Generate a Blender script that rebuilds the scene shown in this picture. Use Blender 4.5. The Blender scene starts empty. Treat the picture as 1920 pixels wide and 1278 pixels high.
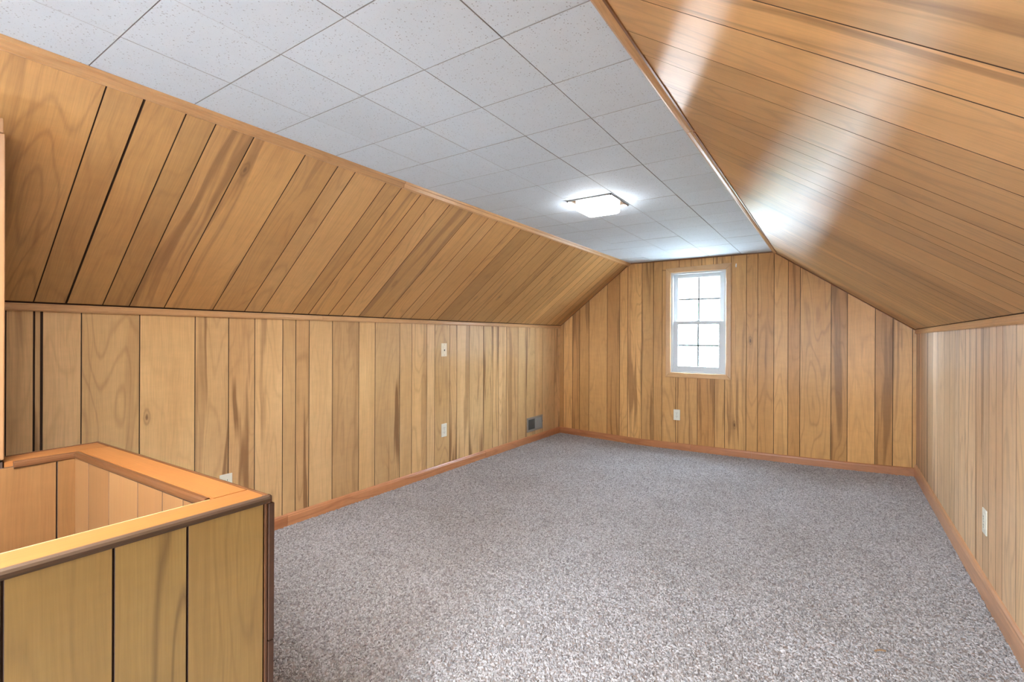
import bpy, bmesh, math, random
import numpy as np
from mathutils import Vector, Matrix
random.seed(7)
R = random.Random(11)
C = bpy.context.scene.collection
sc = bpy.context.scene

# ---------------------------------------------------------------- room measures (metres)
XL, XR, YF, YB = -2.916, 0.598, 5.437, -2.30      # left wall, right wall, far gable, rear gable
ZC, XCL, XCR = 2.068, -1.992, -0.501              # flat ceiling and its two edges
ZKL = 1.344                                       # left knee wall
def zkr(y): return 1.301 - 0.0070 * (y - 2.6)     # right knee wall, a little out of level
DIP = [(-2.92, -.004), (-1.86, -.030), (-.745, -.018), (.148, -.004), (.6, .014)]
def zfl(x, y):                                    # the old floor is not quite level at the far gable
    k = min(1, max(0, (y - 3.0) / 2.4)); k = k * k * (3 - 2 * k)
    return float(np.interp(x, [a for a, b in DIP], [b for a, b in DIP])) * k

# ---------------------------------------------------------------- camera
TH, F, V0, ROLL, H = 0.59145, 900.49, 630.356, 0.00403, 1.2095
cd = bpy.data.cameras.new('camera'); cam = bpy.data.objects.new('camera', cd); C.objects.link(cam)
fw = Vector((-math.sin(TH), math.cos(TH), 0)); rt = Vector((math.cos(TH), math.sin(TH), 0)); up = Vector((0, 0, 1))
cr = rt * math.cos(ROLL) + up * math.sin(ROLL); cu = -rt * math.sin(ROLL) + up * math.cos(ROLL)
cam.matrix_world = Matrix(((cr.x, cu.x, -fw.x, 0), (cr.y, cu.y, -fw.y, 0), (cr.z, cu.z, -fw.z, H), (0, 0, 0, 1)))
cd.sensor_width = 36; cd.sensor_fit = 'HORIZONTAL'; cd.lens = 36 * F / 1920
cd.shift_y = -(639 - V0) / 1920; cd.clip_start = .02
sc.camera = cam

# ---------------------------------------------------------------- world, lights, exposure
SKY = 8.6
w = bpy.data.worlds.new('sky'); sc.world = w; w.use_nodes = True
nt = w.node_tree; bg = nt.nodes['Background']
tc = nt.nodes.new('ShaderNodeTexCoord'); sp = nt.nodes.new('ShaderNodeSeparateXYZ'); rp = nt.nodes.new('ShaderNodeValToRGB')
nt.links.new(tc.outputs['Generated'], sp.inputs[0]); nt.links.new(sp.outputs['Z'], rp.inputs[0])
rp.color_ramp.elements[0].position = 0.0; rp.color_ramp.elements[0].color = (.70, .85, 1, 1)
rp.color_ramp.elements[1].position = 0.7; rp.color_ramp.elements[1].color = (.62, .81, 1, 1)
nt.links.new(rp.outputs[0], bg.inputs['Color']); bg.inputs['Strength'].default_value = SKY
def portal(name, loc, rot, sx, sy):
    l = bpy.data.lights.new(name, 'AREA'); l.shape = 'RECTANGLE'; l.size = sx; l.size_y = sy; l.cycles.is_portal = True
    o = bpy.data.objects.new(name, l); C.objects.link(o); o.location = loc; o.rotation_euler = rot
portal('far_window_portal', (-1.23, YF + .10, 1.37), (-math.pi / 2, 0, 0), .56, 1.1)
portal('fill_window_portal', (-.52, YB - .10, 1.06), (math.pi / 2, 0, 0), 1.2, 1.04)
sl_ = bpy.data.lights.new('sun', 'SUN'); sl_.energy = 8.0; sl_.angle = .01; sl_.color = (.85, .93, 1)   # high sun from the side: it lights the ground, not the room
so = bpy.data.objects.new('sun', sl_); C.objects.link(so); so.rotation_euler = (0, math.radians(38), 0)
LAMP = 4.3; FILL_LAMP = 13.0  # second strength belongs to the added fill panel
sc.view_settings.view_transform = 'Standard'; sc.view_settings.look = 'None'
sc.view_settings.exposure = 3.36; sc.view_settings.gamma = 1.0; sc.view_settings.use_curve_mapping = False
sc.cycles.max_bounces = 12; sc.cycles.diffuse_bounces = 7; sc.cycles.use_denoising = True

# ---------------------------------------------------------------- node helpers and materials
class N:
    def __init__(s, name):
        s.m = bpy.data.materials.new(name); s.m.use_nodes = True; s.t = s.m.node_tree
        s.b = s.t.nodes['Principled BSDF']; s.out = s.t.nodes['Material Output']
    def n(s, typ, **kw):
        o = s.t.nodes.new('ShaderNode' + typ)
        for k, v in kw.items():
            if k == 'i':
                for a, b in v.items():
                    if hasattr(b, 'is_output') or isinstance(b, bpy.types.NodeSocket): s.t.links.new(b, o.inputs[a])
                    else: o.inputs[a].default_value = b
            else: setattr(o, k, v)
        return o
    def math(s, op, a, b=0.0, c=0.0, clamp=False):
        return s.n('Math', operation=op, use_clamp=clamp, i={0: a, 1: b, 2: c}).outputs[0]
    def vec(s, op, a, b):
        return s.n('VectorMath', operation=op, i={0: a, 1: b}).outputs[0]
    def noise(s, v, scale, detail=2.0, rough=.5, dist=0.0):
        return s.n('TexNoise', i={'Vector': v, 'Scale': scale, 'Detail': detail, 'Roughness': rough, 'Distortion': dist}).outputs['Fac']
    def ramp(s, f, stops, interp='LINEAR'):
        o = s.n('ValToRGB', i={0: f}); cr_ = o.color_ramp; cr_.interpolation = interp
        while len(cr_.elements) < len(stops): cr_.elements.new(.5)
        for e, (p, c) in zip(cr_.elements, stops):
            e.position = p; e.color = (c, c, c, 1) if not hasattr(c, '__len__') else (*c[:3], 1)
        return o.outputs[0]
    def mix(s, f, a, b, mode='MIX'):
        o = s.n('Mix', data_type='RGBA', blend_type=mode)
        for k, v in ((0, f), (6, a), (7, b)):
            if isinstance(v, bpy.types.NodeSocket): s.t.links.new(v, o.inputs[k])
            else: o.inputs[k].default_value = (*v, 1) if hasattr(v, '__len__') else v
        return o.outputs[2]
    def set(s, k, v):
        if isinstance(v, bpy.types.NodeSocket): s.t.links.new(v, s.b.inputs[k])
        else: s.b.inputs[k].default_value = v

def wood(name, tones, streak=(.20, .085, .03), rough=.30, figure=.30, streaks=.55, knots=True, vary=1.0, spec=.5, aniso=.7):
    """planks: local x across, local z along the grain"""
    g = N(name)
    oi = g.n('ObjectInfo').outputs['Random']; co = g.n('TexCoord').outputs['Object']
    off = g.n('CombineXYZ', i={0: g.math('MULTIPLY', oi, 37.0), 1: g.math('MULTIPLY', oi, 91.0), 2: g.math('MULTIPLY', oi, 53.0)}).outputs[0]
    p = g.vec('ADD', co, off)
    wob = g.noise(g.vec('MULTIPLY', p, (3.0, 3.0, 1.6)), 1.0, 2.0)
    sx = g.n('SeparateXYZ', i={0: p})
    pw = g.n('CombineXYZ', i={0: g.math('ADD', sx.outputs[0], g.math('MULTIPLY', wob, .05)), 1: sx.outputs[1], 2: sx.outputs[2]}).outputs[0]
    r2 = g.math('FRACT', g.math('MULTIPLY', oi, 7.31)); r3 = g.math('FRACT', g.math('MULTIPLY', oi, 19.7)); r4 = g.math('FRACT', g.math('MULTIPLY', oi, 43.3))
    n_ = len(tones)
    base = g.ramp(oi, [(i / (n_ - 1), t) for i, t in enumerate(tones)])
    # broad soft blotches
    bl = g.noise(g.vec('MULTIPLY', pw, (7, 7, 1.3)), 1.0, 3.0, .55)
    base = g.mix(g.ramp(bl, [(.35, 0.0), (.7, .34)]), base, tuple(c * k for c, k in zip(tones[0], (.72, .62, .5))))
    # cathedral figure: contour lines of a stretched noise
    fg = g.noise(g.vec('MULTIPLY', pw, (5.5, 5.5, .85)), 1.0, 1.6, .45)
    ct = g.math('PINGPONG', g.math('MULTIPLY', fg, 12.0), .5)
    ctl = g.ramp(ct, [(0.0, 1.0), (.06, .7), (.16, .08), (.30, 0.0)])
    base = g.mix(g.math('MULTIPLY', ctl, g.math('MULTIPLY', g.math('ADD', .25, g.math('MULTIPLY', r2, .75)), figure)), base, streak)
    # dark heart streaks
    st = g.noise(g.vec('MULTIPLY', pw, (15, 15, .62)), 1.0, 2.0, .5, .6)
    stf = g.ramp(st, [(.53, 0.0), (.62, 1.0)])
    gate = g.ramp(r3, [(.22, 0.0), (.75, streaks)])
    base = g.mix(g.math('MULTIPLY', stf, gate), base, g.mix(.18, streak, tones[0]))
    # fine fibres
    fb = g.noise(g.vec('MULTIPLY', pw, (230, 230, 6)), 1.0, 3.0, .6)
    base = g.mix(1.0, base, g.ramp(fb, [(.25, .86), (.75, 1.09)]), 'MULTIPLY')
    cross = g.noise(g.vec('MULTIPLY', p, (9, 9, 26)), 1.0, 3.0, .6)        # faint chatoyant ripple across the grain
    base = g.mix(.55, base, g.ramp(cross, [(.3, .93), (.7, 1.06)]), 'MULTIPLY')
    if knots:
        vo = g.n('TexVoronoi', feature='F1', i={'Vector': g.vec('MULTIPLY', pw, (5.2, 1.0, 1.9)), 'Scale': 1.0, 'Randomness': 1.0})
        d = g.math('ADD', vo.outputs['Distance'], g.math('MULTIPLY', g.math('SUBTRACT', cross, .5), .03))
        kg = g.math('GREATER_THAN', g.n('SeparateColor', i={0: vo.outputs['Color']}).outputs[0], .68)
        kk = g.math('MULTIPLY', g.ramp(d, [(.0, 1.0), (.030, .95), (.05, .25), (.075, .5), (.10, .12), (.17, 0.0)]), kg)
        base = g.mix(g.math('MULTIPLY', kk, .85), base, (.10, .042, .017))
    vv = g.math('ADD', 1.0 - .17 * vary, g.math('MULTIPLY', r4, .30 * vary))
    base = g.mix(1.0, base, g.n('CombineColor', i={0: vv, 1: vv, 2: vv}).outputs[0], 'MULTIPLY')
    g.set('Base Color', base)
    g.set('Roughness', g.math('ADD', rough, g.math('MULTIPLY', g.math('SUBTRACT', bl, .5), .03)))
    g.set('Specular IOR Level', spec); g.set('Anisotropic', aniso)
    tg = g.n('VectorTransform', vector_type='VECTOR', convert_from='OBJECT', convert_to='WORLD', i={0: (1, 0, 0)}); g.set('Tangent', tg.outputs[0])
    bp = g.n('Bump', i={'Strength': .12, 'Distance': .0006, 'Height': fb}); g.set('Normal', bp.outputs[0])
    return g.m

def plain(name, col, rough=.5, metal=0.0, mott=0.0, mscale=60, spec=.5):
    g = N(name)
    if mott:
        nz = g.noise(g.n('TexCoord').outputs['Object'], mscale, 3.0)
        g.set('Base Color', g.mix(nz, tuple(c * (1 - mott) for c in col), tuple(min(1, c * (1 + mott)) for c in col)))
    else: g.set('Base Color', (*col, 1))
    g.set('Roughness', rough); g.set('Metallic', metal); g.set('Specular IOR Level', spec)
    return g.m

def emitter(name, col, s):
    g = N(name); e = g.n('Emission', i={0: (*col, 1), 1: s}); g.t.links.new(e.outputs[0], g.out.inputs[0]); return g.m

WALL = [(.65, .41, .19), (.71, .46, .222), (.60, .355, .158), (.73, .485, .246), (.67, .425, .195), (.69, .445, .205)]
FARW = [(.66, .355, .128), (.72, .40, .152), (.58, .29, .10), (.73, .42, .165), (.68, .365, .132)]
SLOPE = [(.63, .358, .138), (.69, .398, .16), (.58, .315, .114), (.67, .388, .148)]
M = {}
M['wall'] = wood('panel_wood_wall', WALL, vary=.75, figure=.3, streaks=.95)
M['right'] = wood('panel_wood_right_wall_lit', [(t[0] * 1.08, t[1] * 1.14, t[2] * 1.38) for t in WALL], vary=.75, figure=.4, streaks=.75, rough=.44, aniso=.88, spec=.95)  # paler copy of the wall tones, grazing sheen put into the colour
M['far'] = wood('panel_wood_gable', FARW, streaks=.75, vary=.85, spec=.25, rough=.36)
M['slope'] = wood('panel_wood_slope', SLOPE, rough=.29, aniso=.95, spec=1.0, streaks=.7)
M['slope_right'] = wood('panel_wood_right_slope_lit', [tuple(min(.8, c * k) for c, k in zip(t, (1.15, 1.18, 1.25))) for t in SLOPE], rough=.29, aniso=.95, spec=1.0, streaks=.7)  # lighter than the left slope: broad sheen worked into its tones
M['post'] = wood('post_pine', [(.30, .155, .068), (.32, .168, .076)], rough=.4, knots=False, figure=.1, streaks=.1, vary=.2, spec=.3)
M['half'] = wood('panel_wood_half_wall', [(.275, .172, .055), (.305, .197, .064), (.285, .18, .058)], figure=.85, streaks=.3, vary=.5, streak=(.15, .088, .03))
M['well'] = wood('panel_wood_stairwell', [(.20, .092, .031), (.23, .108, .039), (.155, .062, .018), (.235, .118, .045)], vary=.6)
M['trim'] = wood('trim_pine', [(.60, .35, .165), (.66, .395, .19), (.57, .325, .15)], rough=.34, knots=False, figure=.15, streaks=.2, vary=.4)
M['base'] = wood('baseboard_red_pine', [(.50, .205, .085), (.55, .245, .11), (.46, .18, .075)], streak=(.22, .06, .02), rough=.33, figure=.4, streaks=.5, vary=.5)
M['base_tan'] = wood('baseboard_tan_pine', [(.58, .31, .155), (.62, .34, .175), (.54, .275, .135)], rough=.33, knots=False, figure=.2, streaks=.3, vary=.4)
M['cap'] = wood('cap_pine', [(.275, .10, .026), (.30, .113, .031)], rough=.42, figure=.2, streaks=.25, vary=.3, spec=.3)
M['mould'] = wood('cap_moulding_brown', [(.10, .038, .013), (.13, .05, .018)], streak=(.09, .04, .02), rough=.38, knots=False, figure=.5, vary=.4)
M['mould_worn'] = wood('cap_moulding_weathered', [(.058, .034, .018), (.078, .046, .026)], streak=(.07, .04, .025), rough=.55, knots=False, figure=.6, streaks=.8, vary=.3, spec=.25)
M['guard'] = plain('corner_guard_brown', (.062, .025, .011), .55, mott=.35, mscale=40)
M['dark'] = plain('groove_dark_brown', (.045, .021, .010), .8)
M['darktrim_shadow'] = wood('dark_trim_and_shadow', [(.20, .085, .03), (.24, .105, .04)], rough=.4, knots=False, vary=.4)
M['vinyl'] = plain('white_vinyl', (.60, .615, .62), .35, mott=.02)
M['muntin'] = plain('grey_grid_bar', (.14, .155, .165), .4)
M['plate_cream'] = plain('cream_plastic', (.80, .70, .52), .35, mott=.03)
M['plate_white'] = plain('ivory_plastic', (.72, .69, .58), .35, mott=.03)
M['slot'] = plain('dark_slot', (.03, .028, .025), .6)
M['white'] = plain('white_enamel', (.82, .82, .80), .35)
M['steel'] = plain('grey_enamel_metal', (.34, .32, .29), .42, metal=.35, mott=.08)
M['chrome'] = plain('polished_nickel', (.50, .47, .43), .22, metal=1.0)
M['lampglass'] = emitter('lit_opal_glass', (.92, .96, 1.0), LAMP)
M['fill_panel_glow'] = emitter('lit_fill_diffuser', (.92, .96, 1.0), FILL_LAMP)  # glow of the added panel behind the camera
M['tile_edge'] = plain('raw_fibre_edge', (.34, .34, .34), .9)
M['joist'] = plain('ceiling_backing', (.08, .08, .08), .9)
def tile_mat():
    g = N('pinhole_acoustic_tile'); co = g.n('TexCoord').outputs['Object']
    oi = g.n('ObjectInfo').outputs['Random']
    p = g.vec('ADD', co, g.n('CombineXYZ', i={0: g.math('MULTIPLY', oi, 40.0), 1: g.math('MULTIPLY', oi, 70.0), 2: 0.0}).outputs[0])
    a = g.n('TexVoronoi', i={'Vector': p, 'Scale': 135.0}); b = g.n('TexVoronoi', i={'Vector': p, 'Scale': 260.0})
    ra = g.n('SeparateColor', i={0: a.outputs['Color']}).outputs[0]; rb = g.n('SeparateColor', i={0: b.outputs['Color']}).outputs[0]
    ha = g.math('LESS_THAN', a.outputs['Distance'], g.math('MULTIPLY', g.math('SUBTRACT', ra, .30), .46))
    hb = g.math('LESS_THAN', b.outputs['Distance'], g.math('MULTIPLY', g.math('SUBTRACT', rb, .45), .52))
    h = g.math('MAXIMUM', ha, g.math('MULTIPLY', hb, .75))
    nz = g.noise(p, 9, 4.0, .6)
    col = g.mix(nz, (.585, .655, .72), (.645, .72, .79))
    vv = g.math('ADD', .975, g.math('MULTIPLY', oi, .05))
    col = g.mix(1.0, col, g.n('CombineColor', i={0: vv, 1: vv, 2: vv}).outputs[0], 'MULTIPLY')
    g.set('Base Color', g.mix(g.math('MULTIPLY', h, .58), col, (.20, .21, .22)))
    g.set('Roughness', .75)
    bp = g.n('Bump', i={'Strength': .5, 'Distance': .0015, 'Height': g.math('SUBTRACT', 1.0, h)}); g.set('Normal', bp.outputs[0])
    return g.m
M['tile'] = tile_mat()
def carpet_mat(name, tuft):
    g = N(name)
    if tuft:
        r = g.n('ObjectInfo').outputs['Random']
        pos = g.n('NewGeometry').outputs['Position']
        pa = g.noise(pos, 1.7, 3.0, .6)
        c = g.ramp(r, [(0.0, (.20, .182, .178)), (.3, (.325, .303, .298)), (.7, (.42, .398, .395)), (1.0, (.54, .518, .517))])
        c = g.mix(1.0, c, g.ramp(pa, [(.3, (.90, .88, .86)), (.7, (1.06, 1.06, 1.07))]), 'MULTIPLY')
        g.set('Base Color', c)
    else: g.set('Base Color', (.30, .255, .235, 1))
    g.set('Roughness', .9); g.set('Specular IOR Level', .15); g.set('Sheen Weight', .15)
    return g.m
M['carpet'] = carpet_mat('frieze_tuft', True); M['backing'] = carpet_mat('carpet_backing', False)
def glass_mat():
    g = N('window_glass'); lw = g.math('MULTIPLY', g.n('Fresnel', i={0: 1.45}).outputs[0], g.math('SUBTRACT', 1.0, g.n('NewGeometry').outputs['Backfacing']))   # reflect once, on the outer face of the pane
    tr = g.n('BsdfTransparent', i={0: (.98, .99, .99, 1)}); gl = g.n('BsdfGlossy', i={'Roughness': .02})
    mx = g.n('MixShader', i={0: lw, 1: tr.outputs[0], 2: gl.outputs[0]}); g.t.links.new(mx.outputs[0], g.out.inputs[0]); return g.m
M['glass'] = glass_mat()

# ---------------------------------------------------------------- object helpers
def world(o): return world(o.parent) @ o.matrix_basis if o.parent else o.matrix_basis
def ob(name, me, mat=None, parent=None, mw=None):
    o = bpy.data.objects.new(name, me); C.objects.link(o)
    if mat is not None and not me.materials: me.materials.append(M[mat] if isinstance(mat, str) else mat)
    if parent is not None:
        o.parent = parent
        if mw is None: mw = Matrix()
    elif mw is not None: o.matrix_basis = mw
    if parent is not None: o.matrix_parent_inverse = Matrix(); o.matrix_basis = world(parent).inverted() @ mw
    return o
def empty(name, loc=(0, 0, 0)):
    o = bpy.data.objects.new(name, None); C.objects.link(o); o.location = loc; o.empty_display_size = .05
    o.matrix_basis = Matrix.Translation(loc); return o
def tag(o, label=None, cat=None, kind=None, group=None):
    for k, v in (('label', label), ('category', cat), ('kind', kind), ('group', group)):
        if v: o[k] = v
    return o
def frame(o, x, y, z):
    x, y, z = Vector(x), Vector(y), Vector(z)
    return Matrix(((x.x, y.x, z.x, o[0]), (x.y, y.y, z.y, o[1]), (x.z, y.z, z.z, o[2]), (0, 0, 0, 1)))
def inset(pts, d):
    n = len(pts); out = []
    for i in range(n):
        a, b, c = Vector(pts[i - 1]), Vector(pts[i]), Vector(pts[(i + 1) % n])
        e1 = (b - a).normalized(); e2 = (c - b).normalized()
        n1 = Vector((-e1.y, e1.x)); n2 = Vector((-e2.y, e2.x)); m = n1 + n2
        if m.length < 1e-6: m = n1
        m.normalize(); k = d / max(.3, m.dot(n1)); out.append((b.x + m.x * k, b.y + m.y * k))
    return out
def slab_mesh(name, pts, th, ch=.0009, groove=1):
    """pts: outline in (x, z), counter-clockwise seen from +y side mirrored; front face at y = th, back at y = 0"""
    area = sum(pts[i - 1][0] * pts[i][1] - pts[i][0] * pts[i - 1][1] for i in range(len(pts)))
    if area < 0: pts = pts[::-1]
    bm = bmesh.new(); n = len(pts)
    rings = [[bm.verts.new((x, y, z)) for x, z in q] for q, y in ((pts, 0), (pts, th - ch), (inset(pts, ch), th))]
    bm.faces.new(rings[2][::-1]); bm.faces.new(rings[0])
    for a, b in ((0, 1), (1, 2)):
        for i in range(n):
            j = (i + 1) % n; f_ = bm.faces.new((rings[a][j], rings[a][i], rings[b][i], rings[b][j])); f_.material_index = groove
    me = bpy.data.meshes.new(name); bmesh.ops.recalc_face_normals(bm, faces=bm.faces); bm.to_mesh(me); bm.free(); return me
def plank(parent, mat, o, xd, zd, nd, pts, th=.006, name='plank', ch=.0009, groove=1):
    """pts in plank-plane coordinates from o (xd across, zd along), the front towards nd"""
    cx = sum(p[0] for p in pts) / len(pts); cz = sum(p[1] for p in pts) / len(pts)
    org = Vector(o) + Vector(xd) * cx + Vector(zd) * cz
    x, y, z = Vector(xd), Vector(nd), Vector(zd)
    me = slab_mesh(name, [(a - cx, b - cz) for a, b in pts], th, ch, groove)
    me.materials.append(M[mat]); me.materials.append(M['dark'])
    if x.cross(y).dot(z) < 0:                       # keep a right-handed frame
        me.transform(Matrix.Scale(-1, 4, (1, 0, 0))); me.flip_normals(); x = -x
    return ob(name, me, mat, parent, frame(org, x, y, z))
def box(bm, a, b, bev=0.0):
    lo = [min(p, q) for p, q in zip(a, b)]; hi = [max(p, q) for p, q in zip(a, b)]
    m = Matrix.Translation([(p + q) / 2 for p, q in zip(lo, hi)]) @ Matrix.Diagonal([q - p for p, q in zip(lo, hi)] + [1])
    r = bmesh.ops.create_cube(bm, size=1, matrix=m)
    if bev:
        es = list({e for v in r['verts'] for e in v.link_edges})
        bmesh.ops.bevel(bm, geom=es, offset=bev, segments=2, affect='EDGES', profile=.5)
def mesh(name, bm, smooth=False):
    me = bpy.data.meshes.new(name); bmesh.ops.recalc_face_normals(bm, faces=bm.faces)
    bm.to_mesh(me); bm.free()
    if smooth:
        for p in me.polygons: p.use_smooth = True
    return me
def boxes(name, mat, parent, lst, bev=0.0, mw=None):
    bm = bmesh.new()
    for a, b in lst: box(bm, a, b, bev)
    return ob(name, mesh(name, bm), mat, parent, mw)
def sweep(name, mat, parent, prof, path, ad, bd, joint=0.0):
    """profile (a, b) swept along a polyline; local z runs along it so that the grain does too"""
    path = [Vector(p) for p in path]; z = (path[-1] - path[0]).normalized()
    ad = Vector(ad); x = (ad - z * ad.dot(z)).normalized(); bd = Vector(bd); y = z.cross(x)
    org = (path[0] + path[-1]) / 2; mw = frame(org, x, y, z); inv = mw.inverted()
    bm = bmesh.new(); rings = []
    for p in path: rings.append([bm.verts.new(inv @ (p + ad * a + bd * b)) for a, b in prof])
    n = len(prof)
    for r0, r1 in zip(rings, rings[1:]):
        for i in range(n): bm.faces.new((r0[i], r0[(i + 1) % n], r1[(i + 1) % n], r1[i]))
    bm.faces.new(rings[0][::-1]); bm.faces.new(rings[-1])
    return ob(name, mesh(name, bm), mat, parent, mw)
def disc(bm, c, r, n, axis, depth, seg=20, r2=None):
    rot = Vector((0, 0, 1)).rotation_difference(Vector(axis)).to_matrix().to_4x4()
    bmesh.ops.create_cone(bm, cap_ends=True, segments=seg, radius1=r, radius2=r if r2 is None else r2, depth=depth, matrix=Matrix.Translation(c) @ rot)
GAP = .0026
PT = .006      # plank thickness

# ================================================================ SETTING
# ---- floor: boards under the carpet with the stairwell cut out
SX0, SX1, SY1 = -2.120, -1.245, .548           # stair opening
gx = sorted(set([XL - .1, SX0, SX1, XR + .1] + list(np.arange(XL, XR, .25))))
gy = sorted(set([YB - .1, SY1, YF + .1] + list(np.arange(YB, YF, .25))))
def floor_mesh(name, dz, th, gx, gy, hole):
    bm = bmesh.new(); vs = {}
    def V(x, y, b=0):
        k = (round(x, 4), round(y, 4), b)
        if k not in vs: vs[k] = bm.verts.new((x, y, zfl(x, y) + dz - b * th))
        return vs[k]
    for i in range(len(gx) - 1):
        for j in range(len(gy) - 1):
            mx, my = (gx[i] + gx[i + 1]) / 2, (gy[j] + gy[j + 1]) / 2
            if hole[0] < mx < hole[1] and my < hole[2]: continue
            for b in ((0, 1) if th else (0,)):
                q = [V(gx[i], gy[j], b), V(gx[i + 1], gy[j], b), V(gx[i + 1], gy[j + 1], b), V(gx[i], gy[j + 1], b)]
                bm.faces.new(q if not b else q[::-1])
    me = bpy.data.meshes.new(name); bm.to_mesh(me); bm.free(); return me
floor = tag(ob('floor', floor_mesh('floor', -.012, .10, gx, gy, (SX0, SX1, SY1)), 'backing'), kind='structure', label='floor under the grey carpet, cut away at the stair opening')

# ---- generic plank wall
def run(y0, breaks): return list(zip(breaks, breaks[1:]))
PAT = [.2286, .1524, .254, .127, .1778, .1016, .2032, .1016, .1778, .2286, .1524, .1016, .2032, .127, .2032, .127]
def back_fill(first, stop, k=0):
    out = [first]
    while out[0] > stop: out.insert(0, out[0] - PAT[k % len(PAT)]); k += 1
    return out
# left knee wall
LW = [.492, .578, .602, .738, .964, 1.217, 1.393, 1.544, 1.721, 1.81, 1.906, 2.085, 2.31, 2.46, 2.711, 2.844, 3.021, 3.119, 3.318, 3.417, 3.599, 3.822, 3.983, 4.084, 4.229, 4.455, 4.619, 4.821, 4.995, 5.291, YF]
LW = back_fill(.340, YB, 3) + LW
LW[0] = YB
wl = tag(empty('wall_left', (XL, 0, 0)), kind='structure', label='low knee wall of vertical wood planks on the left')
boxes('backing_board', 'dark', wl, [((XL - .05, YB, -.05), (XL, YF + .05, ZKL + .05))])
def quad_planks(parent, mat, breaks, lo, hi, nd, th=PT, gap=GAP):
    """planks between the line lo(t) and the line hi(t)"""
    nd = Vector(nd)
    for a, b in zip(breaks, breaks[1:]):
        a2, b2 = a + gap / 2, b - gap / 2
        if b2 - a2 < .006: continue
        p = [Vector(lo(a2)), Vector(lo(b2)), Vector(hi(b2)), Vector(hi(a2))]
        x = (p[1] - p[0]).normalized(); z = ((p[3] + p[2]) - (p[0] + p[1])); z -= x * z.dot(x); z.normalize()
        n = x.cross(z); n = n if n.dot(nd) > 0 else -n
        plank(parent, mat, p[0], x, z, n, [((q - p[0]).dot(x), (q - p[0]).dot(z)) for q in p], th)
for seg_ in ([y for y in LW if y < .57] + [.5775], [.5800, .6005], [.6055] + [y for y in LW if y > .61]): quad_planks(wl, 'wall', seg_, lambda y: (XL, y, -.01), lambda y: (XL, y, ZKL - .008), (1, 0, 0))
# left slope
sl = Vector((XCL - XL, 0, ZC - ZKL)); sln = Vector((sl.z, 0, -sl.x)).normalized()
LS = [.335, .574, .681, .812, .916, 1.065, 1.30, 1.475, 1.577, 1.777, 1.89, 2.041, 2.151, 2.297, 2.527, 2.704, 2.813, 3.029, 3.126, 3.31, 3.416, 3.596, 3.815, 3.93, 4.061, 4.218, 4.345, 4.478, 4.616, 4.75, 4.883, 5.047, 5.17, 5.30, YF]
LS = [YB, -2.1, -1.9, -1.65, -1.5, -1.25, -1.02, -.89, -.66, -.4, -.13] + LS[1:]   # the first sheet runs wide and unbroken beside the stairs
ws = tag(empty('wall_left_slope', (XL, 0, ZKL)), kind='structure', label='sloped wood plank ceiling on the left below the white tiles')
def quadplate(name, mat, parent, pts, th, nd):
    bm = bmesh.new(); nd = Vector(nd)
    a = [bm.verts.new(Vector(p)) for p in pts]; b = [bm.verts.new(Vector(p) - nd * th) for p in pts]
    bm.faces.new(a); bm.faces.new(b[::-1])
    for i in range(len(pts)): bm.faces.new((a[i], b[i], b[(i + 1) % len(pts)], a[(i + 1) % len(pts)]))
    return ob(name, mesh(name, bm), mat, parent, Matrix())
quadplate('backing_board', 'dark', ws, [(XL, YB, ZKL), (XL, YF + .05, ZKL), (XCL, YF + .05, ZC), (XCL, YB, ZC)], .04, sln)
s_in = .02 / sl.length
for seg_ in ([y for y in LS if y < .68] + [.679], [.6825] + [y for y in LS if y > .69]): quad_planks(ws, 'slope', seg_, lambda y: Vector((XL, y, ZKL)) + sl * s_in, lambda y: Vector((XL, y, ZKL)) + sl * (1 - s_in * .6), sln)
# right slope
RS = [-2.1, -1.9, -1.66, -1.5, -1.3, -1.05, -.92, -.7, -.45, -.3, -.1, .10, .31, .45, .60, .745, .931, 1.056, 1.252, 1.385, 1.587, 1.713, 1.863, 2.012, 2.107, 2.276, 2.511, 2.66, 2.86, 2.985, 3.16, 3.26, 3.47, 3.57, 3.75, 3.97, 4.12, 4.22, 4.42, 4.55, 4.75, 4.90, 5.13, 5.26, YF]
RS[0] = YB
def rlo(y): return Vector((XR, y, zkr(y)))
def rhi(y): return Vector((XCR, y, ZC))
srn = Vector((-(ZC - 1.29), 0, -(XR - XCR))).normalized()
wr_s = tag(empty('wall_right_slope', (XR, 0, 1.3)), kind='structure', label='sloped wood plank ceiling on the right with bright sheen')
quadplate('backing_board', 'dark', wr_s, [rlo(YB), rlo(YF + .05), rhi(YF + .05), rhi(YB)], .04, srn)
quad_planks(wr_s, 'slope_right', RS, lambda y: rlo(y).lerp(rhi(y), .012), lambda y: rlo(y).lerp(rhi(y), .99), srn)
# right knee wall
RW = [YB, -2.0, -1.8, -1.57, -1.42, -1.2, -1.0, -.85, -.6, -.42, -.2, .02, .2, .42, .6, .85, 1.03, 1.2, 1.4, 1.6, 1.75, 1.95, 2.1, 2.3, 2.478, 2.664, 2.849, 2.946, 3.065, 3.169, 3.315, 3.548, 3.712, 3.823, 3.98, 4.159, 4.389, 4.595, 4.808, 4.96, 5.13, 5.27, YF]
wr = tag(empty('wall_right', (XR, 0, 0)), kind='structure', label='low knee wall of pale lit wood planks on the right')
boxes('backing_board', 'dark', wr, [((XR, YB, -.05), (XR + .05, YF + .05, 1.30))])
quad_planks(wr, 'right', RW, lambda y: (XR, y, -.01), lambda y: (XR, y, zkr(y) - .008), (-1, 0, 0), gap=.0022)

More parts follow.
